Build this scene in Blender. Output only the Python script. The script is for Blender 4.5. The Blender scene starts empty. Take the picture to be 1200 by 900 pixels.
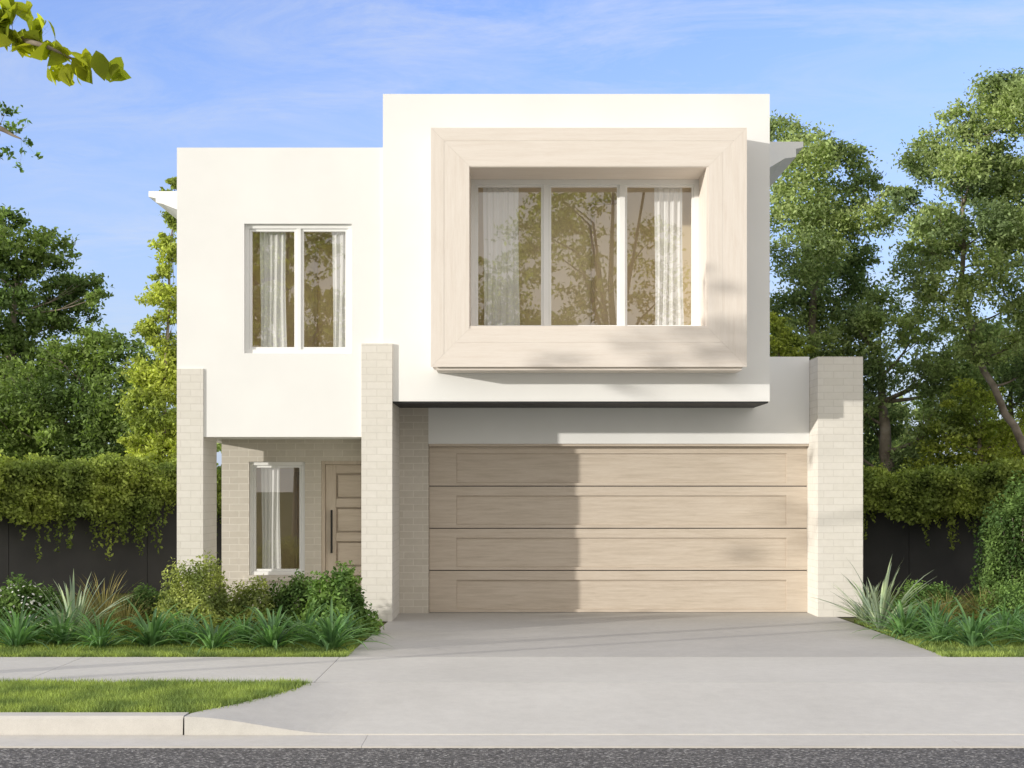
import bpy, math, random
import numpy as np
from mathutils import Vector
random.seed(4); rng=np.random.default_rng(7)
scene=bpy.context.scene
scene.view_settings.view_transform='Standard'
scene.view_settings.look='None'
scene.view_settings.exposure=0
ORG={}
F=1674.0; EYE=1.6
def X(px,d): return (px-600)*d/F
def Z(py,d): return EYE+(570-py)*d/F

# ------------------------------------------------------------ materials
def newmat(name):
    m=bpy.data.materials.new(name); m.use_nodes=True
    nt=m.node_tree; nt.nodes.clear()
    out=nt.nodes.new('ShaderNodeOutputMaterial')
    b=nt.nodes.new('ShaderNodeBsdfPrincipled')
    nt.links.new(b.outputs[0],out.inputs[0])
    return m,nt,b,out
def ramp(nt,fac,stops):
    r=nt.nodes.new('ShaderNodeValToRGB')
    e=r.color_ramp.elements
    e[0].position=stops[0][0]; e[0].color=(*stops[0][1],1)
    e[1].position=stops[-1][0]; e[1].color=(*stops[-1][1],1)
    for p,c in stops[1:-1]:
        q=e.new(p); q.color=(*c,1)
    nt.links.new(fac,r.inputs[0]); return r.outputs[0]
def objco(nt,scale=(1,1,1)):
    t=nt.nodes.new('ShaderNodeTexCoord'); m=nt.nodes.new('ShaderNodeMapping')
    m.inputs['Scale'].default_value=scale
    nt.links.new(t.outputs['Object'],m.inputs[0]); return m.outputs[0]
def noise(nt,co,scale,detail=4,rough=.55,dist=0):
    n=nt.nodes.new('ShaderNodeTexNoise'); n.inputs['Scale'].default_value=scale
    n.inputs['Detail'].default_value=detail; n.inputs['Roughness'].default_value=rough
    n.inputs['Distortion'].default_value=dist
    nt.links.new(co,n.inputs['Vector']); return n.outputs[0]
def bump(nt,b,h,strength,dist=.01):
    n=nt.nodes.new('ShaderNodeBump'); n.inputs['Strength'].default_value=strength
    n.inputs['Distance'].default_value=dist
    nt.links.new(h,n.inputs['Height']); nt.links.new(n.outputs[0],b.inputs['Normal'])
def mixc(nt,fac,a,b,mode='MIX'):
    n=nt.nodes.new('ShaderNodeMix'); n.data_type='RGBA'; n.blend_type=mode
    for i,v in ((0,fac),(6,a),(7,b)):
        if hasattr(v,'is_linked'): nt.links.new(v,n.inputs[i])
        else: n.inputs[i].default_value=v if i==0 else (*v,1)
    return n.outputs[2]
def mathn(nt,op,a,b=None,cl=False):
    n=nt.nodes.new('ShaderNodeMath'); n.operation=op; n.use_clamp=cl
    for i,v in enumerate((a,b)):
        if v is None: continue
        if hasattr(v,'is_linked'): nt.links.new(v,n.inputs[i])
        else: n.inputs[i].default_value=v
    return n.outputs[0]
def plain(name,c1,c2,scale,rough=.8,bs=.1,bsc=80,spec=.3):
    m,nt,b,o=newmat(name); co=objco(nt)
    n=noise(nt,co,scale,3)
    nt.links.new(ramp(nt,n,[(.3,c1),(.7,c2)]),b.inputs['Base Color'])
    b.inputs['Roughness'].default_value=rough
    b.inputs['Specular IOR Level'].default_value=spec
    if bs: bump(nt,b,noise(nt,co,bsc,2),bs,.005)
    return m
M={}
M['render']=plain('white_render',(.80,.795,.78),(.84,.836,.82),1.2,.9,.2,120,.15)
M['white']=plain('white_paint',(.84,.838,.825),(.87,.867,.855),2,.45,0)
M['soffit']=plain('dark_soffit',(.03,.03,.035),(.045,.045,.045),3,.7,0)
M['char']=plain('charcoal_paint',(.055,.055,.057),(.085,.083,.083),1.0,.8,.2,60,.2)
M['black']=plain('black_metal',(.012,.012,.012),(.02,.02,.02),5,.4,0)
M['ochre']=plain('interior_paint',(.82,.67,.42),(.87,.74,.51),.8,.8,0)
M['floorin']=plain('interior_floor',(.55,.42,.28),(.62,.5,.35),3,.5,0)
M['soil']=plain('soil_mulch',(.07,.07,.03),(.13,.14,.055),9,.95,.6,40,.1)
M['bark']=plain('bark',(.15,.12,.09),(.33,.285,.23),6,.9,.6,30,.1)
M['ground']=plain('far_grass',(.05,.07,.02),(.09,.11,.035),.3,.95,0)
M['lawnbase']=plain('lawn_base',(.12,.16,.04),(.18,.23,.06),14,.95,.5,60,.1)

def concrete(name,c1,c2):
    m,nt,b,o=newmat(name); co=objco(nt)
    big=noise(nt,co,.7,5,.6); fine=noise(nt,co,260,1,.6); mid=noise(nt,co,9,3,.7)
    c=ramp(nt,big,[(.3,c1),(.7,c2)])
    c=mixc(nt,.22,c,ramp(nt,mid,[(.3,tuple(v*.7 for v in c1)),(.7,c2)]))
    c=mixc(nt,.15,c,ramp(nt,fine,[(.35,tuple(v*.5 for v in c1)),(.65,tuple(min(1,v*1.2) for v in c2))]))
    nt.links.new(c,b.inputs['Base Color'])
    b.inputs['Roughness'].default_value=.75
    b.inputs['Specular IOR Level'].default_value=.3
    bump(nt,b,fine,.2,.003); return m
M['conc']=concrete('pale_concrete',(.55,.53,.49),(.65,.63,.585))
M['drive']=concrete('driveway_concrete',(.43,.415,.39),(.54,.52,.49))
M['kerb']=concrete('kerb_concrete',(.56,.535,.49),(.65,.62,.575))

m,nt,b,o=newmat('asphalt'); co=objco(nt)
v=nt.nodes.new('ShaderNodeTexVoronoi'); v.inputs['Scale'].default_value=75; nt.links.new(co,v.inputs['Vector'])
sp=nt.nodes.new('ShaderNodeSeparateColor'); nt.links.new(v.outputs['Color'],sp.inputs[0])
c=ramp(nt,sp.outputs[0],[(.0,(.045,.042,.040)),(.55,(.10,.094,.089)),(.85,(.20,.19,.18)),(1,(.48,.46,.43))])
nt.links.new(c,b.inputs['Base Color']); b.inputs['Roughness'].default_value=.85
bump(nt,b,v.outputs['Distance'],.8,.01); M['asphalt']=m

def brick(name,c1,c2,mortar,bs=.5):
    m,nt,b,o=newmat(name)
    t=nt.nodes.new('ShaderNodeTexCoord'); s=nt.nodes.new('ShaderNodeSeparateXYZ')
    nt.links.new(t.outputs['Object'],s.inputs[0])
    cb=nt.nodes.new('ShaderNodeCombineXYZ'); nt.links.new(mathn(nt,'ADD',s.outputs[0],s.outputs[1]),cb.inputs[0]); nt.links.new(s.outputs[2],cb.inputs[1])
    br=nt.nodes.new('ShaderNodeTexBrick'); nt.links.new(cb.outputs[0],br.inputs['Vector'])
    br.inputs['Scale'].default_value=1; br.inputs['Brick Width'].default_value=.24; br.inputs['Row Height'].default_value=.086
    br.inputs['Mortar Size'].default_value=.006; br.inputs['Mortar Smooth'].default_value=.3
    br.inputs['Color1'].default_value=(*c1,1); br.inputs['Color2'].default_value=(*c2,1); br.inputs['Mortar'].default_value=(*mortar,1)
    n=noise(nt,t.outputs['Object'],14,3,.6)
    c=mixc(nt,.2,br.outputs[0],ramp(nt,n,[(.3,tuple(x*.8 for x in c1)),(.7,c2)]))
    nt.links.new(c,b.inputs['Base Color']); b.inputs['Roughness'].default_value=.85
    b.inputs['Specular IOR Level'].default_value=.2
    bump(nt,b,mathn(nt,'SUBTRACT',1.0,br.outputs[1]),bs,.005)
    return m
M['brick']=brick('cream_brick',(.57,.525,.455),(.63,.585,.515),(.72,.68,.61),.35)
M['brickpale']=brick('pale_brick',(.68,.65,.59),(.72,.69,.635),(.62,.59,.535),.3)

def timber(name,axis,c1,c2,c3):
    m,nt,b,o=newmat(name)
    sc={'x':(.9,14,14),'z':(14,14,.9)}[axis]
    co=objco(nt,sc)
    n=noise(nt,co,2.2,6,.62,.35); n2=noise(nt,objco(nt,tuple(s*4 for s in sc)),3,3,.6)
    c=ramp(nt,n,[(.28,c1),(.5,c2),(.72,c3)])
    c=mixc(nt,.3,c,ramp(nt,n2,[(.3,c1),(.7,c3)]))
    nt.links.new(c,b.inputs['Base Color']); b.inputs['Roughness'].default_value=.6
    b.inputs['Specular IOR Level'].default_value=.25
    bump(nt,b,n2,.12,.003); return m
M['gdoor']=timber('oak_panel','x',(.46,.39,.31),(.57,.49,.405),(.64,.565,.48))
M['doorz']=timber('oak_stile','z',(.46,.39,.31),(.57,.49,.405),(.64,.565,.48))
M['boxx']=timber('pale_timber','x',(.68,.605,.535),(.74,.675,.61),(.78,.72,.66))
M['boxz']=timber('pale_timber_upright','z',(.68,.605,.535),(.74,.675,.61),(.78,.72,.66))

m,nt,b,o=newmat('window_glass')
nt.nodes.remove(b)
tr=nt.nodes.new('ShaderNodeBsdfTransparent'); tr.inputs[0].default_value=(.98,.98,.975,1)
gl=nt.nodes.new('ShaderNodeBsdfGlossy'); gl.inputs['Roughness'].default_value=.0
lw=nt.nodes.new('ShaderNodeLayerWeight'); lw.inputs[0].default_value=.5
fac=mathn(nt,'ADD',mathn(nt,'MULTIPLY',mathn(nt,'POWER',lw.outputs['Facing'],4.0),.8),.21,True)
mx=nt.nodes.new('ShaderNodeMixShader'); nt.links.new(fac,mx.inputs[0])
nt.links.new(tr.outputs[0],mx.inputs[1]); nt.links.new(gl.outputs[0],mx.inputs[2]); nt.links.new(mx.outputs[0],o.inputs[0])
M['glass']=m
def thin(name,col,tcol,mixf=.35,var=None,rough=.6,gloss=False):
    m,nt,b,o=newmat(name)
    if not gloss:
        nt.nodes.remove(b); b=nt.nodes.new('ShaderNodeBsdfDiffuse'); cin=b.inputs['Color']
    else:
        b.inputs['Roughness'].default_value=rough; b.inputs['Specular IOR Level'].default_value=.25; cin=b.inputs['Base Color']
    t=nt.nodes.new('ShaderNodeBsdfTranslucent'); mx=nt.nodes.new('ShaderNodeMixShader'); mx.inputs[0].default_value=mixf
    if var:
        g=nt.nodes.new('ShaderNodeNewGeometry')
        n=noise(nt,objco(nt),var,0)
        c=ramp(nt,g.outputs['Random Per Island'],[(0,tuple(x*.6 for x in col)),(.6,col),(1,tuple(min(1,x*1.6) for x in col))])
        c2=ramp(nt,n,[(.35,(.68,.74,.74)),(.65,(1.26,1.23,1.08))])
        c=mixc(nt,1.0,c,c2,'MULTIPLY')
        nt.links.new(c,cin)
        ct=mixc(nt,1.0,c,(tcol[0],tcol[1],tcol[2]),'MULTIPLY'); nt.links.new(ct,t.inputs[0])
    else:
        cin.default_value=(*col,1); t.inputs[0].default_value=(*tcol,1)
    nt.links.new(b.outputs[0],mx.inputs[1]); nt.links.new(t.outputs[0],mx.inputs[2]); nt.links.new(mx.outputs[0],o.inputs[0])
    return m
M['curtain']=thin('white_curtain',(.94,.94,.93),(.86,.85,.84),.2)
M['gum']=thin('gum_leaves',(.30,.365,.17),(1.3,1.4,.8),.4,.8)
M['dark']=thin('dark_leaves',(.19,.255,.095),(1.4,1.6,.6),.35,.8)
M['lime']=thin('lime_leaves',(.42,.48,.13),(1.3,1.3,.6),.45,1.0)
M['bigleaf']=thin('broad_lime_leaves',(.40,.44,.06),(1.5,1.45,.5),.6,2.5)
M['ivy']=thin('ivy_leaves',(.29,.35,.10),(1.4,1.45,.6),.35,1.5)
M['shrub']=thin('shrub_leaves',(.18,.28,.095),(1.4,1.5,.7),.35,4)
M['darkshrub']=thin('dark_shrub_leaves',(.12,.19,.065),(1.4,1.5,.7),.3,4)
M['shruby']=thin('yellow_shrub_leaves',(.32,.37,.13),(1.3,1.3,.6),.35,4)
M['strap']=thin('strap_leaves',(.17,.30,.13),(1.3,1.5,.7),.35,5,.4,True)
M['flax']=thin('flax_leaves',(.40,.47,.35),(1.2,1.3,.8),.3,5,.5,True)
M['feather']=thin('feathery_leaves',(.36,.31,.14),(1.2,1.2,.7),.35,5)
M['petal']=thin('white_petals',(.8,.8,.75),(.7,.7,.6),.3)
M['grass']=thin('grass_blades',(.31,.39,.14),(1.4,1.4,.6),.38,3)

# ------------------------------------------------------------ builders
def link(o): scene.collection.objects.link(o); return o
def empty(name,loc,parent=None,label=None,cat=None,group=None):
    o=bpy.data.objects.new(name,None); o.empty_display_size=.3; link(o)
    ORG[o]=Vector(loc)
    if parent is not None:
        o.parent=parent; o.location=Vector(loc)-ORG[parent]
    else: o.location=loc
    if label: o['label']=label
    if cat: o['category']=cat
    if group: o['group']=group
    return o
class MB:
    def __init__(s): s.v=[]; s.f=[]; s.m=[]
    def face(s,pts,mi=0):
        n=len(s.v); s.v+= [tuple(p) for p in pts]; s.f.append(tuple(range(n,n+len(pts)))); s.m.append(mi)
    def box(s,x0,x1,y0,y1,z0,z1,mi=0):
        n=len(s.v)
        s.v+=[(x0,y0,z0),(x1,y0,z0),(x1,y1,z0),(x0,y1,z0),(x0,y0,z1),(x1,y0,z1),(x1,y1,z1),(x0,y1,z1)]
        for q in ((0,3,2,1),(4,5,6,7),(0,1,5,4),(1,2,6,5),(2,3,7,6),(3,0,4,7)):
            s.f.append(tuple(n+i for i in q)); s.m.append(mi)
    def prism(s,poly,y0,y1,mi=0):
        n=len(s.v); k=len(poly)
        s.v+=[(x,y0,z) for x,z in poly]+[(x,y1,z) for x,z in poly]
        s.f.append(tuple(range(n,n+k))); s.m.append(mi)
        s.f.append(tuple(range(n+2*k-1,n+k-1,-1))); s.m.append(mi)
        for i in range(k):
            j=(i+1)%k; s.f.append((n+i,n+k+i,n+k+j,n+j)); s.m.append(mi)
    def slab(s,poly,z0,z1,mi=0):
        n=len(s.v); k=len(poly)
        s.v+=[(x,y,z1) for x,y in poly]+[(x,y,z0) for x,y in poly]
        s.f.append(tuple(range(n,n+k))); s.m.append(mi)
        for i in range(k):
            j=(i+1)%k; s.f.append((n+i,n+k+i,n+k+j,n+j)); s.m.append(mi)
    def tube(s,pts,rad,seg=8,mi=0):
        n=len(s.v); pts=[Vector([float(x) for x in p]) for p in pts]; rad=[float(r) for r in rad]
        for i,p in enumerate(pts):
            t=(pts[min(i+1,len(pts)-1)]-pts[max(i-1,0)]).normalized()
            a=t.cross(Vector((0,1,.13))).normalized(); b=t.cross(a)
            for k in range(seg):
                w=2*math.pi*k/seg; s.v.append(tuple(p+rad[i]*(math.cos(w)*a+math.sin(w)*b)))
        for i in range(len(pts)-1):
            for k in range(seg):
                j=(k+1)%seg; s.f.append((n+i*seg+k,n+i*seg+j,n+(i+1)*seg+j,n+(i+1)*seg+k)); s.m.append(mi)
    def wall(s,xs,y0,y1,zs,holes):
        xs=sorted(set(xs+[h[0] for h in holes]+[h[1] for h in holes])); zs=sorted(set(zs+[h[2] for h in holes]+[h[3] for h in holes]))
        def solid(i,j):
            if i<0 or j<0 or i>=len(xs)-1 or j>=len(zs)-1: return False
            cx=(xs[i]+xs[i+1])/2; cz=(zs[j]+zs[j+1])/2
            return not any(h[0]<cx<h[1] and h[2]<cz<h[3] for h in holes)
        for i in range(len(xs)-1):
            for j in range(len(zs)-1):
                if not solid(i,j): continue
                a,b,c,d=xs[i],xs[i+1],zs[j],zs[j+1]
                s.face([(a,y0,c),(b,y0,c),(b,y0,d),(a,y0,d)]); s.face([(b,y1,c),(a,y1,c),(a,y1,d),(b,y1,d)])
                if not solid(i-1,j): s.face([(a,y1,c),(a,y0,c),(a,y0,d),(a,y1,d)])
                if not solid(i+1,j): s.face([(b,y0,c),(b,y1,c),(b,y1,d),(b,y0,d)])
                if not solid(i,j-1): s.face([(a,y1,c),(b,y1,c),(b,y0,c),(a,y0,c)])
                if not solid(i,j+1): s.face([(a,y0,d),(b,y0,d),(b,y1,d),(a,y1,d)])
    def make(s,name,mats,parent=None,loc=None,smooth=False,bevel=0,**props):
        o0=ORG[parent] if parent is not None else Vector(loc or (0,0,0))
        me=bpy.data.meshes.new(name)
        me.from_pydata([(v[0]-o0.x,v[1]-o0.y,v[2]-o0.z) for v in s.v],[],s.f)
        for mt in (mats if isinstance(mats,list) else [mats]): me.materials.append(mt)
        me.polygons.foreach_set('material_index',s.m)
        if smooth: me.polygons.foreach_set('use_smooth',[True]*len(s.f))
        me.update()
        o=bpy.data.objects.new(name,me); link(o)
        if parent is not None: o.parent=parent
        else: o.location=o0
        ORG[o]=o0
        if bevel:
            b=o.modifiers.new('bevel','BEVEL'); b.width=bevel; b.segments=2; b.limit_method='ANGLE'
        for k,v in props.items(): o[k]=v
        return o
def np_mesh(name,V,k,mats,parent=None,loc=(0,0,0),**props):
    o0=ORG[parent] if parent is not None else Vector(loc)
    V=V-np.array(o0); n=len(V)//k
    me=bpy.data.meshes.new(name)
    me.vertices.add(len(V)); me.vertices.foreach_set('co',V.astype(np.float32).ravel())
    me.loops.add(n*k); me.loops.foreach_set('vertex_index',np.arange(n*k,dtype=np.int32))
    me.polygons.add(n); me.polygons.foreach_set('loop_start',np.arange(0,n*k,k,dtype=np.int32))
    try: me.polygons.foreach_set('loop_total',np.full(n,k,dtype=np.int32))
    except Exception: pass
    for mt in (mats if isinstance(mats,list) else [mats]): me.materials.append(mt)
    me.update(calc_edges=True); me.validate()
    o=bpy.data.objects.new(name,me); link(o)
    if parent is not None: o.parent=parent
    else: o.location=o0
    ORG[o]=o0
    for a,b in props.items(): o[a]=b
    return o
def unit(a): return a/np.maximum(np.linalg.norm(a,axis=1,keepdims=True),1e-6)
def leaf_verts(C,size,up=.5,asp=.5,out=None):
    n=len(C)
    nr=rng.normal(size=(n,3)); nr[:,2]+=up
    if out is not None: nr+=out
    nr=unit(nr); t=unit(np.cross(nr,rng.normal(size=(n,3)))); b=np.cross(nr,t)
    L=(size*rng.uniform(.7,1.35,n))[:,None]
    V=np.empty((n,4,3)); V[:,0]=C-t*L/2; V[:,1]=C+b*L*asp/2+nr*L*.08-t*L*.08; V[:,2]=C+t*L/2; V[:,3]=C-b*L*asp/2+nr*L*.08-t*L*.08
    return V.reshape(-1,3)
def broad_leaves(C,size,asp):
    n=len(C)
    t=rng.normal(size=(n,3))*.55; t[:,2]-=.75; t[:,0]+=.25; t=unit(t)
    nr=unit(np.cross(t,rng.normal(size=(n,3)))); nr=unit(nr+np.array([0,-.5,.3])); b=unit(np.cross(nr,t)); nr=np.cross(t,b)
    L=(size*rng.uniform(.65,1.25,n))[:,None]
    prof=[(-.5,0),(-.33,.30),(-.08,.48),(.18,.34),(.5,0),(.18,-.34),(-.08,-.48),(-.33,-.30)]
    V=np.empty((n,8,3))
    for i,(u,w) in enumerate(prof): V[:,i]=C+t*L*u+b*L*w*asp*1.1-nr*L*.25*(u+.2)**2+nr*L*abs(w)*.12
    return V.reshape(-1,3)
def lobe_points(c,r,n,clr,flat=.8,per=90):
    nc=max(6,int(n/per))
    d=unit(rng.normal(size=(nc,3))); rad=rng.uniform(.25,1,nc)**.6
    cc=np.array(c)+d*(rad*r)[:,None]*np.array([1,1,flat])
    idx=rng.integers(0,nc,n)
    cr=(clr*rng.uniform(.5,1.25,nc))[idx][:,None]
    return cc[idx]+rng.normal(size=(n,3))*cr*np.array([1,1,.62])*.55
def tree(name,d,trunk,lobes,mat,leaf,label,cat='tree',k=4.0,dj=.9,r0=.22,clr=.3,asp=.5,group=None,ls=1.0,grow=1.0,tip=.25,jit=.04,per=90,broad=False):
    s=F/d
    tp=[Vector((X(a,d),d+random.uniform(-.1,.1),Z(b,d))) for a,b in trunk]
    tp[0].z=-.1
    base=Vector((tp[0].x,tp[0].y,0))
    e=empty(name,base,None,label,cat,group)
    mb=MB(); pts=[]
    for i in range(len(tp)-1):
        for q in range(4): pts.append(tp[i].lerp(tp[i+1],q/4)+Vector((random.uniform(-1,1),random.uniform(-1,1),0))*jit*(i+q>0))
    pts.append(tp[-1]); n=len(pts)
    rad=[r0*(1-(1-tip)*i/(n-1)) for i in range(n)]; rad[0]*=1.35
    mb.tube(pts,rad,9)
    Cs=[]
    for lb in lobes:
        a,b,r=lb[:3]; dd=lb[3] if len(lb)>3 else random.uniform(-dj,dj)
        kk=lb[4] if len(lb)>4 else k
        c=Vector((X(a,d),d+dd,Z(b,d))); R=r*grow/s
        j=min(range(n),key=lambda i:(pts[i]-c).length+max(0,pts[i].z-c.z+.3)*(2.2 if ls>.3 else .1)+(.0 if i>n*.25 else 3))
        p0=pts[j]; L=(c-p0).length+.001
        mid=p0.lerp(c,.5)+Vector((random.uniform(-.12,.12)*L,random.uniform(-.12,.12)*L,-.10*L))
        q=[]
        for i in range(7):
            t=i/6; q.append(p0*(1-t)**2+mid*2*t*(1-t)+c*t*t)
        rr=min(rad[j]*.6,.025+.018*L)*ls
        mb.tube(q,[rr*(1-.85*i/6) for i in range(7)],6)
        for w in range(5):
            st=q[random.choice([3,4,5,6])]; dr=Vector([float(x) for x in unit(rng.normal(size=(1,3)))[0]]); dr.z=abs(dr.z)*.8
            en=c+dr*R*.85
            mb.tube([st,st.lerp(en,.5)+Vector((0,0,-.05*R)),en],[rr*.32,rr*.2,rr*.07],5)
        la=leaf*leaf*asp*.5
        nn=int(kk*math.pi*R*R/la)
        Cs.append(lobe_points(c,R,nn,min(clr,R*.45),per=per))
    C=np.concatenate(Cs)
    mb.make('trunk',M['bark'],e,smooth=True)
    if broad: np_mesh('crown',broad_leaves(C,leaf,asp),8,mat,e)
    else: np_mesh('crown',leaf_verts(C,leaf,asp=asp),4,mat,e)
    return e

# ------------------------------------------------------------ ground and paving
def plane(name,x0,x1,y0,y1,z,mat,**p):
    mb=MB(); mb.face([(x0,y0,z),(x1,y0,z),(x1,y1,z),(x0,y1,z)]); return mb.make(name,mat,None,(0,0,0),kind='structure',**p)
plane('ground',-400,400,-400,600,-.19,M['ground'])
plane('road',-60,60,1.0,9.5,-.14,M['asphalt'])
mb=MB(); mb.face([(-60,11.64,-.012),(60,11.64,-.012),(60,70,-.012),(-60,70,-.012)])
mb.make('garden_ground',M['soil'],None,(0,0,0),kind='structure')
flare=[(-1.66,11.62),(-1.72,11.3),(-1.88,10.85),(-2.08,10.4),(-2.26,10.13)]
def flx(y): return np.interp(y,[9.9,10.13,10.4,10.85,11.3,11.62],[-2.28,-2.26,-2.08,-1.88,-1.72,-1.66])
mb=MB(); mb.slab([(-20,10.13)]+flare[::-1]+[(-20,11.62)],-.15,-.008)
mb.make('lawn_strip',M['lawnbase'],None,(0,0,0),kind='structure')
mb=MB(); x=-1.618
while x>-16:
    mb.slab([(x-2.393,11.655),(x,11.655),(x,13.395),(x-2.393,13.395)],-.08,0); x-=2.4
x=7.0
while x<14:
    mb.slab([(x,11.655),(x+2.993,11.655),(x+2.993,13.395),(x,13.395)],-.08,0); x+=3.0
mb.make('footpath',M['conc'],None,(0,0,0),kind='structure')
mb=MB(); mb.slab([(-1.612,11.655),(6.994,11.655),(6.994,13.395),(-1.612,13.395)],-.08,0)
mb.slab([(-1.56,13.40),(4.08,13.40),(3.95,18.3),(-1.43,18.3)],-.08,.001,1)
mb.make('driveway',[M['conc'],M['drive']],None,(0,0,0),kind='structure')
mb=MB(); NX,NY=16,12; XE=-.95
for j in range(NY+1):
    y=9.93+(11.65-9.93)*j/NY
    for i in range(NX+1):
        u=i/NX; xf=float(flx(y)); xx=xf+(XE-xf)*u; s_=u/.8; s_=min(1,s_); s_=s_*s_*(3-2*s_)
        mb.v.append((xx,y,-.0005-.1195*s_*(11.65-y)/1.72))
for j in range(NY):
    for i in range(NX):
        a=j*(NX+1)+i; mb.f.append((a,a+1,a+NX+2,a+NX+1)); mb.m.append(0)
for i in range(NX):
    p,q=mb.v[i],mb.v[i+1]; mb.face([(p[0],9.929,-.14),(q[0],9.929,-.14),(q[0],9.93,q[2]),(p[0],9.93,p[2])])
mb.face([(XE,9.93,-.12),(14,9.93,-.12),(14,11.65,0),(XE,11.65,0)])
mb.face([(XE,9.929,-.14),(14,9.929,-.14),(14,9.93,-.12),(XE,9.93,-.12)])
mb.make('driveway_apron',M['conc'],None,(0,0,0),kind='structure')
mb=MB(); mb.face([(-3,9.94,-.16),(15,9.94,-.16),(15,11.66,-.03),(-1.6,11.66,-.03)])
mb.make('apron_base_ground',M['soil'],None,(0,0,0),kind='structure')
mb=MB(); x=-2.29
while x>-16:
    x0=x-2.99
    prof=[(9.93,-.15),(9.945,-.02),(9.965,0),(10.12,0),(10.12,-.15)]
    n=len(mb.v)
    for xx_ in (x0,x): mb.v+=[(xx_,y,z) for y,z in prof]
    for i in range(4): mb.f.append((n+i,n+5+i,n+6+i,n+i+1)); mb.m.append(0)
    mb.f.append(tuple(n+i for i in range(5))); mb.m.append(0); mb.f.append(tuple(n+9-i for i in range(5))); mb.m.append(0)
    x-=3.0
mb.make('kerb',M['kerb'],None,(0,0,0),kind='structure')
mb=MB(); x=-17.0
while x<15:
    mb.slab([(x,9.5),(x+3.997,9.5),(x+3.997,9.928),(x,9.928)],-.2,-.128); x+=4
mb.make('gutter',M['kerb'],None,(0,0,0),kind='structure')

def blades(name,pts,h,w,mat,lean=.5,**p):
    n=len(pts); a=rng.uniform(0,2*math.pi,n); t=np.stack([np.cos(a),np.sin(a),np.zeros(n)],1)
    ln=rng.normal(size=(n,3))*lean; ln[:,2]=1; ln=unit(ln); H=(h*rng.uniform(.5,1.4,n))[:,None]
    V=np.empty((n,3,3)); V[:,0]=pts-t*w/2; V[:,1]=pts+t*w/2; V[:,2]=pts+ln*H
    return np_mesh(name,V.reshape(-1,3),3,mat,None,(0,0,0),**p)
n=100000
P=np.stack([rng.uniform(-5.2,-1.6,n),rng.uniform(10.12,11.66,n),np.full(n,-.01)],1)
P=P[P[:,0]<flx(P[:,1])+.035*rng.normal(size=n)]
P=P[rng.uniform(0,1,len(P))<.72+.28*np.sin(P[:,0]*6+np.sin(P[:,1]*9))]
blades('lawn_grass',P,.052,.007,M['grass'],.6,kind='stuff')
n=80000
P=np.stack([rng.uniform(-6,-1.55,n),13.42+3.6*rng.uniform(0,1,n)**1.5,np.full(n,-.012)],1)
Q=np.stack([rng.uniform(4.05,6.8,n//2),13.42+3.6*rng.uniform(0,1,n//2)**1.5,np.full(n//2,-.012)],1)
blades('ground_cover',np.concatenate([P,Q]),.055,.010,M['grass'],.8,kind='stuff')

# ------------------------------------------------------------ house
H=empty('house',(0,17,0),None,'two-storey white rendered house with pale timber-framed upper window','house')
YU=16.96; YL=17.0; YG=18.0; YB=16.98; YP=18.2
wl=(-3.188,-1.909,3.184,4.727)
mb=MB(); mb.wall([-3.988,-1.533],YL,YL+.22,[2.189,5.632],[wl])
mb.box(-3.988,-3.78,YL+.221,28,2.189,5.632)
mb.box(-3.78,-1.534,YL+.221,18.45,2.2,2.4)
mb.box(-3.78,-1.534,YL+.221,28,5.3,5.45)
ox0,ox1,oz0,oz1=-.493,2.247,3.453,5.287
mb.wall([-1.533,3.06],YU,YU+.25,[2.61,6.26],[(ox0-.1,ox1+.1,oz0-.1,oz1+.1)])
mb.box(2.847,3.06,YU+.251,28,2.61,6.26)
mb.box(-1.533,-1.333,YU+.39,28,5.5,6.26)
mb.box(-1.33,2.846,YU+.251,28,5.9,6.0)
mb.box(-3.7,3.0,27.8,28.02,0,5.6)
mb.make('upper_wall',M['render'],H)
mb=MB(); mb.box(-1.054,3.745,YG,YG+.25,2.138,3.234); mb.box(-1.3,3.73,YG+.251,28,2.9,3.1)
mb.make('garage_header_wall',M['render'],H)
mb=MB(); mb.box(-1.415,3.045,YU+.02,YG-.002,2.590,2.612)
mb.make('soffit',M['soffit'],H)
mb=MB(); mb.box(-3.984,-3.672,YB,17.76,0,2.999); mb.make('blade_wall',M['brickpale'],H)
mb=MB(); mb.box(-1.784,-1.419,YB-.06,YG+.3,0,3.293); mb.make('blade_wall',M['brickpale'],H)
mb=MB(); mb.box(3.747,4.30,17.5,28,0,3.19); mb.make('blade_wall',M['brickpale'],H)
mb=MB(); mb.box(-1.419,-1.054,YG+.003,YG+.25,0,2.6); mb.make('brick_pier',M['brick'],H)
pw=(-3.35,-2.64,.47,1.915); pd=(-2.43,-1.50,0,1.925)
mb=MB(); mb.wall([-3.70,-1.42],YP,YP+.23,[0,2.199],[pw,pd]); mb.box(-3.70,-3.47,YP+.231,28,0,2.19)
mb.make('porch_wall',M['brick'],H)
mb=MB(); mb.box(-3.41,-2.58,YP-.045,YP+.05,.395,.469); mb.make('brick_sill',M['brick'],H,bevel=.006)
mb=MB(); mb.box(-3.66,-1.79,17.2,YP-.002,-.05,.03); mb.make('porch_floor',M['conc'],H)
mb=MB()
mb.prism([(3.062,5.50),(3.42,5.71),(3.56,5.73),(3.56,5.83),(3.65,5.85),(3.65,5.92),(3.062,5.92)],17.9,28)
mb.make('eave',M['white'],H)
mb=MB()
mb.prism([(-3.99,5.32),(-4.58,5.32),(-4.58,5.25),(-4.49,5.23),(-4.49,5.18),(-4.4,5.16),(-3.99,5.0)],18.0,28)
mb.make('eave',M['white'],H)

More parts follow.
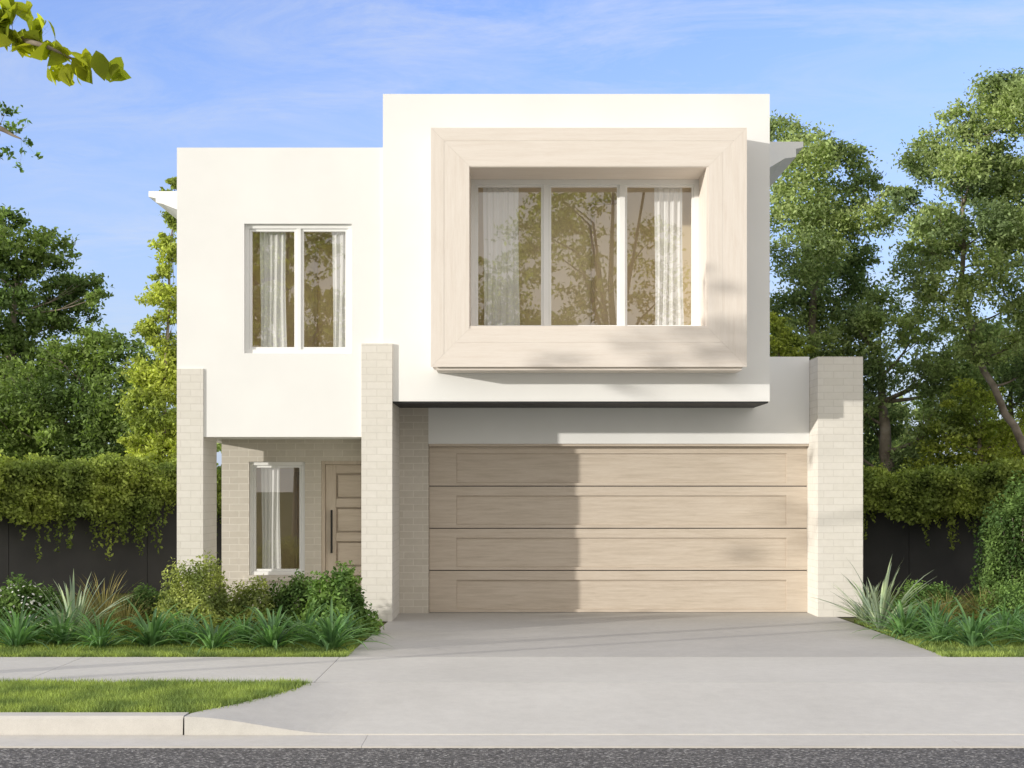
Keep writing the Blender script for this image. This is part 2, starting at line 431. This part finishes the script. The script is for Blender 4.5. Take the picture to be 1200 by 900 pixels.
def ring(mb,x0,x1,z0,z1,w,y0,y1,g=.0006):
    mb.prism([(x0+g,z0),(x1-g,z0),(x1-w-g,z0+w),(x0+w+g,z0+w)],y0,y1,0)
    mb.prism([(x0+w+g,z1-w),(x1-w-g,z1-w),(x1-g,z1),(x0+g,z1)],y0,y1,0)
    mb.prism([(x0,z0+g),(x0+w,z0+w+g),(x0+w,z1-w-g),(x0,z1-g)],y0,y1,1)
    mb.prism([(x1,z0+g),(x1,z1-g),(x1-w,z1-w-g),(x1-w,z0+w+g)],y0,y1,1)
Sx0,Sx1,Sz0,Sz1=-.936,2.711,2.98,5.74
mb=MB()
mb.box(Sx0+.01,Sx1-.01,16.496,YU-.001,Sz0+.01,oz0,0); mb.box(Sx0+.01,Sx1-.01,16.496,YU-.001,oz1,Sz1-.01,0)
mb.box(Sx0+.01,ox0,16.496,YU-.001,oz0,oz1,1); mb.box(ox1,Sx1-.01,16.496,YU-.001,oz0,oz1,1)
g=.0006
ring(mb,Sx0,Sx1,Sz0,Sz1,.15,16.487,16.495)
ring(mb,Sx0+.15+g,Sx1-.15-g,Sz0+.15+g,Sz1-.15-g,.13,16.489,16.495)
ring(mb,Sx0+.28+2*g,Sx1-.28-2*g,Sz0+.28+2*g,Sz1-.28-2*g,.161,16.488,16.495)
mb.box(ox0-.099,ox1+.099,YU+.001,YU+.3,oz0-.099,oz0,0); mb.box(ox0-.099,ox1+.099,YU+.001,YU+.3,oz1,oz1+.099,0)
mb.box(ox0-.099,ox0,YU+.001,YU+.3,oz0,oz1,1); mb.box(ox1,ox1+.099,YU+.001,YU+.3,oz0,oz1,1)
mb.box(Sx0+.06,Sx1-.05,16.54,YU-.001,Sz0-.035,Sz0+.009,0)
mb.make('timber_surround',[M['boxx'],M['boxz']],H)

def curtain(x0,x1,z0,z1,y,parent,folds):
    n=int((x1-x0)*120)
    mb=MB(); rows=8
    for r in range(rows+1):
        t=r/rows; z=z1+(z0-z1)*t
        for i in range(n+1):
            u=i/n; xx=x0+(x1-x0)*u+ .02*math.sin(t*2.5+u*5)*t
            yy=y+.010*math.sin(u*folds*2*math.pi)+.005*math.sin(u*folds*4.7*math.pi+1+t)
            mb.v.append((xx,yy,z))
    for r in range(rows):
        for i in range(n):
            a=r*(n+1)+i; mb.f.append((a,a+1,a+n+2,a+n+1)); mb.m.append(0)
    mb.make('curtain',M['curtain'],parent,smooth=True)
def window(x0,x1,z0,z1,yf,mull,fw,curt,label=None,sash=.03):
    w=empty('window',((x0+x1)/2,yf,z0),H)
    if label: w['label']=label
    mb=MB(); y1=yf+.09
    mb.box(x0,x1,yf,y1,z0,z0+fw); mb.box(x0,x1,yf,y1,z1-fw,z1)
    mb.box(x0,x0+fw,yf,y1,z0+fw,z1-fw); mb.box(x1-fw,x1,yf,y1,z0+fw,z1-fw)
    for m_,mw in mull: mb.box(m_-mw/2,m_+mw/2,yf+.004,y1,z0+fw,z1-fw)
    mb.make('frame',M['white'],w,bevel=.003)
    ed=[x0+fw]+sum([[m_-mw/2,m_+mw/2] for m_,mw in mull],[])+[x1-fw]
    for i in range(0,len(ed),2):
        a,b_=ed[i]+.001,ed[i+1]-.001; c,d=z0+fw+.001,z1-fw-.001; s=sash
        mb=MB(); ya,yb=yf+.02,yf+.07
        mb.box(a,b_,ya,yb,c,c+s); mb.box(a,b_,ya,yb,d-s,d); mb.box(a,a+s,ya,yb,c+s,d-s); mb.box(b_-s,b_,ya,yb,c+s,d-s)
        mb.make('sash',M['white'],w,bevel=.002)
        mb=MB(); tl=random.uniform(-.002,.002); mb.face([(a+s,yf+.045,c+s),(b_-s,yf+.045+tl,c+s),(b_-s,yf+.045+tl,d-s),(a+s,yf+.045,d-s)])
        mb.make('glass_pane',M['glass'],w)
    for a,b_,f in curt: curtain(a,b_,z0+.02,z1-.02,yf+.11,w,f)
    return w
window(wl[0],wl[1],wl[2],wl[3],YL+.05,[(-2.545,.05)],.05,[(-3.03,-2.72,4),(-2.16,-1.95,3)])
window(ox0,ox1,oz0,oz1,YU+.2,[(.411,.07),(1.325,.07)],.06,[(-.35,.08,5),(1.72,2.06,4)],'three-panel picture window with white curtains',.025)
window(pw[0],pw[1],pw[2],pw[3],YP+.03,[],.045,[(-3.22,-2.98,4)])
def room(x0,x1,y0,y1,z0,z1):
    mb=MB()
    mb.face([(x0,y1,z0),(x1,y1,z0),(x1,y1,z1),(x0,y1,z1)]); mb.face([(x0,y0,z0),(x0,y1,z0),(x0,y1,z1),(x0,y0,z1)])
    mb.face([(x1,y1,z0),(x1,y0,z0),(x1,y0,z1),(x1,y1,z1)]); mb.face([(x0,y0,z1),(x0,y1,z1),(x1,y1,z1),(x1,y0,z1)],2)
    mb.face([(x0,y0,z0),(x1,y0,z0),(x1,y1,z0),(x0,y1,z0)],1)
    c=(x0+x1)/2
    mb.box(c+.1,c+.14,y1-.05,y1-.01,z0,z1-.3,1); mb.box(c+.5,c+.53,y1-.05,y1-.01,z0,z1-.3,1); mb.box(c+.1,c+.53,y1-.05,y1-.01,z1-.299,z1-.26,1)
    mb.make('interior_wall',[M['ochre'],M['floorin'],M['white']],H)
room(-3.3,-1.8,YL+.23,17.75,3.0,4.9)
room(-.62,2.40,YU+.31,17.85,3.30,5.42)
room(-3.44,-2.5,YP+.24,18.9,.3,2.05)

fd=empty('door',(-1.96,YP+.08,0),H)
mb=MB(); x0,x1=pd[0],pd[1]
mb.box(x0,x0+.045,YP+.02,YP+.2,0,1.925); mb.box(x1-.045,x1,YP+.02,YP+.2,0,1.925); mb.box(x0+.045,x1-.045,YP+.02,YP+.2,1.88,1.925)
mb.make('door_frame',M['doorz'],fd,bevel=.003)
mb=MB(); a,b_=x0+.048,x1-.048; y0=YP+.06
mb.box(a,b_,y0+.05,y0+.08,.03,1.877,0)
mb.box(a,a+.13,y0,y0+.049,.03,1.877,1); mb.box(b_-.13,b_,y0,y0+.049,.03,1.877,1)
st=(1.877-.03-.11)/4
for i in range(5):
    z_=.03+i*st; mb.box(a+.132,b_-.132,y0+.001,y0+.049,z_,z_+.11,0)
for i in range(4):
    z_=.03+i*st+.11; mb.box(a+.155,b_-.155,y0+.022,y0+.0495,z_+.022,z_+st-.11-.022,0)
mb.make('door_panel',[M['gdoor'],M['doorz']],fd,bevel=.003)
mb=MB(); mb.tube([(-2.3,y0-.05,.75),(-2.3,y0-.05,1.3)],[.014,.014],8); mb.box(-2.307,-2.293,y0-.05,y0-.0005,.82,.835); mb.box(-2.307,-2.293,y0-.05,y0-.0005,1.21,1.225)
mb.make('handle',M['black'],fd)

gd=empty('garage_door',(1.35,YG+.12,0),H)
gx0,gx1=-1.05,3.745; rows=4; rh=2.138/rows
for r in range(rows):
    z0=r*rh+.006; z1=(r+1)*rh-.006
    mb=MB(); y0=YG+.12; i0,i1=X(535,18.1),X(922,18.1); a,b_=z0+.035,z1-.115
    mb.wall([gx0,gx1],y0,y0+.034,[z0,z1],[(i0,i1,a,b_)])
    mb.box(i0,i1,y0+.026,y0+.033,a,b_)
    mb.make('door_panel',M['gdoor'],gd,bevel=.003)
mb=MB(); mb.box(gx0,gx1,y0+.04,y0+.055,0,2.14); mb.make('door_backing',M['soffit'],gd)
mb=MB(); mb.box(-1.05,3.745,YG+.02,YG+.1,2.108,2.137); mb.make('door_track_trim',M['gdoor'],gd)

# ------------------------------------------------------------ fences and hedges
def fence(x0,y0,x1,y1,h0,h1,lab):
    a=Vector((x0,y0,0)); b=Vector((x1,y1,0)); L=(b-a).length; t=(b-a)/L; nrm=Vector((t.y,-t.x,0))
    if nrm.y>0: nrm=-nrm
    mb=MB(); k=int(L/2.4)+1
    for i in range(k):
        p=a+t*(L*i/k+.004); q=a+t*(L*(i+1)/k-.004); w=nrm*.07
        pts=[p+w,q+w,q-w,p-w]; n=len(mb.v)
        mb.v+=[(v.x,v.y,-.05) for v in pts]+[(v.x,v.y,1.5) for v in pts]
        for qd in ((0,3,2,1),(4,5,6,7),(0,1,5,4),(1,2,6,5),(2,3,7,6),(3,0,4,7)): mb.f.append(tuple(n+j for j in qd)); mb.m.append(0)
    mb.make('boundary_wall',M['char'],None,tuple((a+b)/2),label='charcoal painted boundary wall beneath trailing hedge '+lab,category='wall')
    nb=np.array(nrm); A=np.array(a); T=np.array(t)
    n=int(L*9500); u=rng.uniform(0,L,n)
    hh=h0+(h1-h0)*u/L+.05*np.sin(u*2.1)+.04*np.sin(u*5.3+1)+.03*np.sin(u*13)
    side=rng.uniform(0,1,n)
    bz=1.25+.1*np.sin(u*1.7)+.08*np.sin(u*4.1+2)
    z=np.where(side<.35,hh,bz+(hh-bz)*rng.uniform(0,1,n))
    off=np.where(side<.35,rng.uniform(-.35,.38,n),.34+.14*np.sin(u*9+z*7)*np.sin(u*4-z*11))
    C=A+T*u[:,None]+nb*(off+rng.normal(size=n)*.06)[:,None]; C[:,2]=z+rng.normal(size=n)*.05-np.where(side<.35,(off/.38)**2*.08,0)
    S=[]
    m_=int(L/.035)
    for i in range(m_):
        u0=rng.uniform(0,L); ln=max(.05,.32+.22*math.sin(u0*2.3)+.2*math.sin(u0*5.1+1)+rng.normal()*.2)
        kk=int(ln*60)+3; zz=1.38-np.linspace(0,1,kk)*ln
        p=(A+T*u0)[None,:]+nb[None,:]*(.38-.12*np.linspace(0,1,kk))[:,None]
        p=p+rng.normal(size=(kk,3))*.024; p[:,2]=zz; S.append(p)
    for i in range(int(L*7)):   # loose shoots above the clipped top
        u0=rng.uniform(0,L); kk=14; hz=h0+(h1-h0)*u0/L; ln=rng.uniform(.05,.18)
        p=(A+T*u0)[None,:]+rng.normal(size=(kk,3))*.03+nb[None,:]*rng.uniform(-.2,.3); p[:,2]=hz+np.linspace(0,1,kk)*ln; S.append(p)
    C=np.concatenate([C]+S)
    hd=empty('hedge',tuple((a+b)/2),None,'yellow-green trailing hedge spilling over charcoal wall '+lab,'hedge')
    np_mesh('foliage',leaf_verts(C,.06,up=.5,asp=.6,out=nb*.5),4,M['ivy'],hd)
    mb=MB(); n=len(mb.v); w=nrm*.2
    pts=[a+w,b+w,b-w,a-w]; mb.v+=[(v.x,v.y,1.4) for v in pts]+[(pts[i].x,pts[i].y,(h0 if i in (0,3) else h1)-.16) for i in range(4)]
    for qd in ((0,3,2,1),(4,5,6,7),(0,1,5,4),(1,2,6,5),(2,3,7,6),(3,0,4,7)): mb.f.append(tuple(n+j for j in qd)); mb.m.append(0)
    mb.make('light_block_core',M['soil'],hd)  # solid dark box added inside the foliage to block light
fence(-9.0,19.5,-3.9,23.0,2.0,1.80,'beside the porch')
fence(4.4,23.0,9.4,19.2,1.74,1.86,'beside the garage')

# ------------------------------------------------------------ plants
def strap_mesh(name,nb,L,w,mat,droop=1.0,spread=1.0,elr=(30,88)):
    V=[];Fc=[]
    for i in range(nb):
        az=rng.uniform(0,2*math.pi); el=math.radians(rng.uniform(*elr)); l=L*rng.uniform(.6,1.1); ww=w*rng.uniform(.7,1.2)
        p=np.array([math.cos(az),math.sin(az),0])*rng.uniform(0,.06); seg=6
        side=np.array([-math.sin(az),math.cos(az),0]); n0=len(V)
        for s in range(seg+1):
            t=s/seg; wd=ww*(1-t)**.55*(.6+.8*min(t*3,1)*.5)
            dirv=np.array([math.cos(az)*math.cos(el)*spread,math.sin(az)*math.cos(el)*spread,math.sin(el)])
            fold=np.array([0,0,1.0])*wd*.22
            V.append(p-side*wd/2+fold); V.append(p); V.append(p+side*wd/2+fold)
            p=p+dirv*l/seg; el-=droop*math.radians(rng.uniform(8,20))*(.5+t)
        for s in range(seg):
            a=n0+3*s; Fc.append((a,a+1,a+4,a+3)); Fc.append((a+1,a+2,a+5,a+4))
    me=bpy.data.meshes.new(name); me.from_pydata([tuple(float(x) for x in v) for v in V],[],Fc); me.materials.append(mat)
    me.update(); return me
straps=[strap_mesh('strappy_plant',75,.60,.042,M['strap'],1.0,1.0,(22,86)) for _ in range(3)]
flax=[strap_mesh('flax_plant',60,.74,.042,M['flax'],.4) for _ in range(2)]
feat=[strap_mesh('feathery_grass',220,.6,.010,M['feather'],.7) for _ in range(2)]
def put(me,name,x,y,s,label,cat,group):
    o=bpy.data.objects.new(name,me); link(o); o.location=(x,y,-.01); o.scale=(s,s,s); o.rotation_euler=(0,0,random.uniform(0,6.28))
    o['label']=label; o['category']=cat; o['group']=group; return o
SL='dark green strappy plant with arching leaves in garden bed'
for px,d,s in [(-30,14.5,.9),(20,14.2,1.05),(72,14.4,.9),(118,14.1,.9),(178,14.2,1.1),(216,14.6,.85),(250,14.0,1.0),(286,14.5,.8),(320,14.1,1.08),(355,14.7,.85),(388,14.0,1.08),(404,14.8,.75)]:
    put(random.choice(straps),'strappy_plant',X(px,d),d,s,SL,'plant','strappy plants along the footpath bed')
for px,d,s in [(1060,15.2,1.0),(1100,14.6,.85),(1140,14.2,1.1),(1175,14.9,.9),(1215,14.3,.9),(1095,15.4,.95),(1190,15.7,.85),(1240,15,.9)]:
    put(random.choice(straps),'strappy_plant',X(px,d),d,s,'dark green strappy plant beside the driveway','plant','strappy plants beside the driveway')
for px,d,s in [(86,15.0,1.05),(-10,15.3,.8)]:
    put(random.choice(flax),'flax_plant',X(px,d),d,s,'grey-green spiky flax plant in the garden bed','plant','spiky flax plants')
put(flax[0],'flax_plant',X(1032,16),16,1.15,'large grey-green spiky flax beside garage wall','plant','spiky flax plants')
put(flax[1],'flax_plant',X(1018,16.6),16.6,.8,'large grey-green spiky flax beside garage wall','plant','spiky flax plants')
for px,d,s in [(122,15.9,1.2),(148,15.4,.85),(1110,16.3,.9),(1150,16.6,.9)]:
    put(random.choice(feat),'feathery_grass',X(px,d),d,s,'feathery bronze-green ornamental grass in garden bed','plant','feathery ornamental grasses')
def shrub(px,d,rx,h,mat,leaf,n,label,flowers=0):
    c=(X(px,d),d,0)
    dd=unit(rng.normal(size=(n,3))); dd[:,2]=np.abs(dd[:,2])
    bumps=1+.10*np.sin(dd[:,0]*7+px)+.10*np.sin(dd[:,1]*8+d)+.08*np.sin(dd[:,2]*9+px)
    r=rng.uniform(.25,1,n)**.35*bumps
    C=dd*r[:,None]*np.array([rx,rx,h]); C+=np.array(c)+rng.normal(size=C.shape)*.022
    e=empty('shrub',c,None,label,'shrub')
    np_mesh('foliage',leaf_verts(C,leaf,up=.4,asp=.55,out=dd*.9),4,mat,e)
    mb=MB()
    for i in range(9):
        a=random.uniform(0,6.28); mb.tube([(c[0],c[1],-.02),(c[0]+math.cos(a)*rx*.3,c[1]+math.sin(a)*rx*.3,h*.4),(c[0]+math.cos(a)*rx*.6,c[1]+math.sin(a)*rx*.6,h*.75)],[.012,.008,.004],5)
    mb.make('stems',M['bark'],e)
    if flowers:
        dd=unit(rng.normal(size=(flowers,3))); dd[:,2]=np.abs(dd[:,2])*.8+.1
        C=dd*np.array([rx,rx,h])*1.05+np.array(c)
        np_mesh('flowers',leaf_verts(C,.035,asp=.8,out=dd*2),4,M['petal'],e,kind='stuff')
shrub(28,15.4,.42,.60,M['darkshrub'],.05,6000,'dense green shrub dotted with small white flowers',200)
shrub(-40,15.7,.40,.5,M['shrub'],.05,3000,'dense green shrub dotted with small white flowers',120)
shrub(232,15.5,.46,.74,M['shruby'],.036,14000,'rounded yellow-green shrub in front of porch')
shrub(172,16.3,.34,.46,M['darkshrub'],.036,5500,'low dark green shrub in garden bed')
shrub(295,15.8,.33,.52,M['shruby'],.036,7000,'low yellow-green shrub in garden bed')
shrub(346,15.9,.33,.56,M['darkshrub'],.04,7000,'rounded dark green shrub before the porch')
shrub(396,15.5,.38,.66,M['shrub'],.052,8000,'clipped round green shrub beside driveway')
shrub(1085,17.0,.45,.45,M['shrub'],.04,6000,'low green shrub beside boundary wall')
shrub(1190,16.6,.5,.5,M['shrub'],.035,8000,'low green shrub beside boundary wall')
shrub(1195,17.7,.52,1.62,M['darkshrub'],.05,15000,'tall dark green leafy bush against boundary wall')
shrub(1255,17.6,.62,1.75,M['darkshrub'],.05,12000,'tall dark green leafy bush against boundary wall')

# ------------------------------------------------------------ trees
tree('tree',30,[(-40,700),(-20,560),(10,450),(20,340)],
  [(-30,290,60),(20,300,40),(55,290,28),(95,330,22),(120,352,12),(60,335,35),(10,370,60),(80,370,28),(-40,400,60),(30,430,50),(-5,250,22)],M['dark'],.11,'tall dark green tree with airy branches behind boundary wall',k=4.5,ls=.6,clr=.25,per=60)
tree('tree',28,[(95,700),(100,560),(100,450)],
  [(110,410,34),(145,425,34),(70,425,38),(175,450,30),(100,460,45),(150,480,45),(30,470,50),(60,510,50),(120,520,45),(180,510,35),(0,510,55),(20,550,40),(90,555,40),(160,555,35)],M['dark'],.10,'dense rounded dark green tree behind boundary wall',k=4)
tree('tree',24.5,[(188,700),(190,520),(197,300),(203,215)],
  [(204,212,9),(198,232,11),(204,255,14),(193,280,14),(203,300,17),(187,320,13),(190,345,19),(205,365,20),(184,388,20),(198,410,24),(178,435,24),(203,450,28),(178,475,28),(160,492,12),(190,505,30),(168,525,24),(200,540,34),(150,520,10),(180,555,30)],M['lime'],.08,'slender lime-green upright tree beside the house',r0=.05,dj=.3,clr=.16,k=8,ls=.5,tip=.1)
tree('street_tree',12,[(-125,760),(-130,450),(-120,250),(-60,165),(0,150),(28,165)],
  [(-15,120,15,0,1.5),(8,128,11,0,1.3),(14,150,12,0,1.3),(30,170,9,0,1.3),(-2,178,13,.1,1.3),(22,195,8,0,1.0),(42,182,6,0,1.0),(30,145,6,0,1.0),(-60,130,40),(-160,150,50),(-470,60,34,-.5,.8),(-400,20,38,-.5,.9),(-365,85,34,-.4,.8),(-500,110,30,-.5,.8),(-430,150,30,-.5,.8),(-620,160,34,-.5,.7),(-560,230,30,-.5,.7),(-650,330,34,-.5,.6),(-590,380,26,-.5,.5),(-700,400,30,-.5,.6)],M['shrub'],.05,'street tree with fine twiggy overhanging branch',k=2.0,clr=.22,r0=.10,dj=.3,ls=.28,tip=.06,jit=.02)
tree('tree',27,[(960,700),(955,500),(950,380),(960,260),(955,190)],
  [(922,150,28),(958,172,26),(935,195,30),(990,190,22),(1022,208,20),(985,232,30),(1035,235,12),(925,245,38),(965,270,35),(1010,268,24),(935,310,40),(985,318,34),(1015,330,22),(935,360,34),(975,372,30),(1000,395,28),(930,410,35),(1015,300,20)],M['gum'],.08,'tall gum tree with airy crown behind the garage',k=4.2,grow=1.15,r0=.12,ls=.5,clr=.24,per=60)
tree('tree',24,[(1245,700),(1212,545),(1180,485),(1150,420),(1125,340),(1130,240),(1150,160)],
  [(1190,98,24),(1165,118,28),(1195,140,36),(1135,135,24),(1150,165,32),(1108,165,24),(1085,190,22),(1115,205,30),(1165,215,38),(1200,200,38),(1075,225,18),(1110,258,30),(1150,270,34),(1195,280,40),(1085,295,26),(1135,325,32),(1065,330,26),(1190,350,34),(1100,365,30),(1240,250,50),(1165,385,24),(1085,270,22),(1195,400,30),(1200,120,34),(1130,290,24),(1215,430,30),(1135,410,20)],M['gum'],.075,'large spreading gum tree with exposed branching trunk',k=4.0,grow=1.15,r0=.085,ls=.7,clr=.22,per=60)
tree('tree',26,[(1040,700),(1040,560),(1035,440)],
  [(1010,375,28),(1045,355,28),(985,425,25),(1075,385,30),(1030,430,40),(1080,440,36),(1040,490,44),(1005,475,30),(1090,500,32),(1020,540,34),(1070,545,34),(1110,430,26),(1130,450,24),(990,520,26)],M['gum'],.08,'dense mid-green gum tree behind boundary wall',k=4.2,clr=.25,per=60)
tree('tree',29,[(1185,700),(1185,560),(1185,450)],
  [(1180,400,34),(1215,390,40),(1150,425,32),(1200,440,44),(1160,465,36),(1230,470,44),(1125,400,22),(1100,470,30)],M['gum'],.09,'mid-green leafy tree behind boundary wall',k=4,r0=.14)
tree('tree',25.3,[(912,700),(912,560),(916,420)],[(910,372,18),(922,392,20),(908,408,22),(938,415,16),(925,440,20)],M['lime'],.075,'small lime-green tree behind the garage',r0=.06,dj=.2,k=5)
tree('tree',25,[(1150,700),(1150,560),(1150,500)],[(1125,470,24),(1150,495,32),(1185,500,24),(1112,510,28),(1185,530,34),(1145,540,34),(1225,520,36),(1095,545,22),(1165,460,18)],M['lime'],.075,'lime-green leafy tree behind boundary wall',r0=.1,k=3.8,dj=.5)
tree('street_tree',10.8,[(-330,760),(-310,400),(-220,170),(-80,60),(10,38),(60,60),(116,80)],
  [(-8,30,26,0),(18,14,18,0),(35,42,20,.05),(12,55,16,0),(52,34,12,0),(68,62,16,0),(62,84,14,.05),(88,86,12,0),(106,80,14,0),(134,86,15,0),(-60,30,40)],M['bigleaf'],.19,'street tree with large lime-green leaves overhanging the lawn',k=3.4,clr=.12,r0=.07,dj=.3,asp=.58,ls=.2,tip=.06,jit=.02,per=8,broad=True)
for (tx,ty,th,tr_) in ((3.2,-12,13.5,2.8),(-7.5,-13,12,2.4),(8,-14,12,2.6),(-1.5,-16,11,2.4)):
    e=empty('street_tree',(tx,ty,-.19),None,'leafy street tree on the opposite verge','tree','trees on the opposite verge')
    mb=MB(); mb.tube([(tx,ty,-.2),(tx+.1,ty,th*.35),(tx-.1,ty,th*.6),(tx,ty,th*.85)],[.2,.14,.09,.04],9)
    Cs=[]
    for i in range(12):
        c=(tx+random.uniform(-1,1)*tr_*.8,ty+random.uniform(-1,1)*tr_,th*random.uniform(.4,.93))
        mb.tube([(tx,ty,th*.4),((tx+c[0])/2,(ty+c[1])/2,c[2]-.8),c],[.06,.04,.015],6)
        Cs.append(lobe_points(c,1.4,800,.4,per=30))
    mb.make('trunk',M['bark'],e,smooth=True); np_mesh('crown',leaf_verts(np.concatenate(Cs),.18),4,M['lime'],e)
Cs=[]
for i in range(100):
    x=rng.uniform(-26,28); y=rng.uniform(42,52); h=rng.uniform(2.5,5.0); Cs.append(lobe_points((x,y,h*.6),h*.55,600,.6,1.0))
np_mesh('distant_woods',leaf_verts(np.concatenate(Cs),.36),4,M['gum'],None,(0,0,0),kind='stuff')

# ------------------------------------------------------------ light & camera
sd=Vector((1.86,1.0,-.315))
el=math.asin(-sd.normalized().z)
sun=bpy.data.lights.new('sun','SUN'); sun.energy=3.9; sun.angle=math.radians(.8); sun.color=(1,.955,.87)
so=bpy.data.objects.new('sun',sun); link(so); so.rotation_euler=sd.to_track_quat('-Z','Y').to_euler(); so.location=(-20,0,12)
w=bpy.data.worlds.new('World'); scene.world=w; w.use_nodes=True; nt=w.node_tree; nt.nodes.clear()
out=nt.nodes.new('ShaderNodeOutputWorld'); bg=nt.nodes.new('ShaderNodeBackground'); bg.inputs[1].default_value=.15
sky=nt.nodes.new('ShaderNodeTexSky'); sky.sky_type='NISHITA'; sky.sun_disc=False
sky.sun_elevation=el; sky.sun_rotation=math.atan2(-sd.x,-sd.y); sky.altitude=0; sky.air_density=1.0; sky.dust_density=.3; sky.ozone_density=1.5
tint=mixc(nt,1.0,sky.outputs[0],(1.6,1.66,2.6),'MULTIPLY')
tc=nt.nodes.new('ShaderNodeTexCoord'); sp=nt.nodes.new('ShaderNodeSeparateXYZ'); nt.links.new(tc.outputs['Generated'],sp.inputs[0])
def mth(*a): return mathn(nt,*a)
zm=mth('MAXIMUM',mth('ADD',sp.outputs[2],.12),.05)
cb=nt.nodes.new('ShaderNodeCombineXYZ'); nt.links.new(mth('DIVIDE',sp.outputs[0],zm),cb.inputs[0]); nt.links.new(mth('DIVIDE',sp.outputs[1],zm),cb.inputs[1])
mp=nt.nodes.new('ShaderNodeMapping'); mp.inputs['Rotation'].default_value=(0,0,.45); mp.inputs['Scale'].default_value=(1.1,1.8,1); nt.links.new(cb.outputs[0],mp.inputs[0])
n1=noise(nt,mp.outputs[0],2.3,8,.70,.8); n2=noise(nt,mp.outputs[0],1.0,2,.5)
c1=ramp(nt,n1,[(.38,(0,0,0)),(.70,(1,1,1))]); c2=ramp(nt,n2,[(.36,(.2,.2,.2)),(.60,(1,1,1))])
cf=mth('MULTIPLY',mixc(nt,1.0,c1,c2,'MULTIPLY'),.55)
haze=mth('MULTIPLY',mth('SUBTRACT',1.0,mth('DIVIDE',sp.outputs[2],.34),True),.85)
hazed=mixc(nt,haze,tint,(3.1,4.0,5.5))
back_fill=mth('MULTIPLY',mth('ADD',mth('MULTIPLY',sp.outputs[1],-1.6),.35,False),1.0,True)  # unseen bright sky behind the camera, added to fill the facade with light
top_fill=mth('MULTIPLY',mth('SUBTRACT',sp.outputs[2],.48),3.0,True)  # added warm brightening overhead, out of view, lifts facade and ground
warm=mixc(nt,mth('MAXIMUM',back_fill,top_fill),(4.9,5.2,5.8),(7.5,7.1,6.5))
f=mth('MAXIMUM',cf,mth('MAXIMUM',mth('MULTIPLY',back_fill,.94),mth('MULTIPLY',top_fill,.92)))
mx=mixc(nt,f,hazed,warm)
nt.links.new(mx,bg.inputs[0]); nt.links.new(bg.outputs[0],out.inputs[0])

cam=bpy.data.cameras.new('camera'); co_=bpy.data.objects.new('camera',cam); link(co_)
co_.location=(0,0,EYE); co_.rotation_euler=(math.radians(90),0,0)
cam.lens=36*F/1200; cam.sensor_width=36; cam.shift_y=.1; cam.clip_end=1500
scene.camera=co_
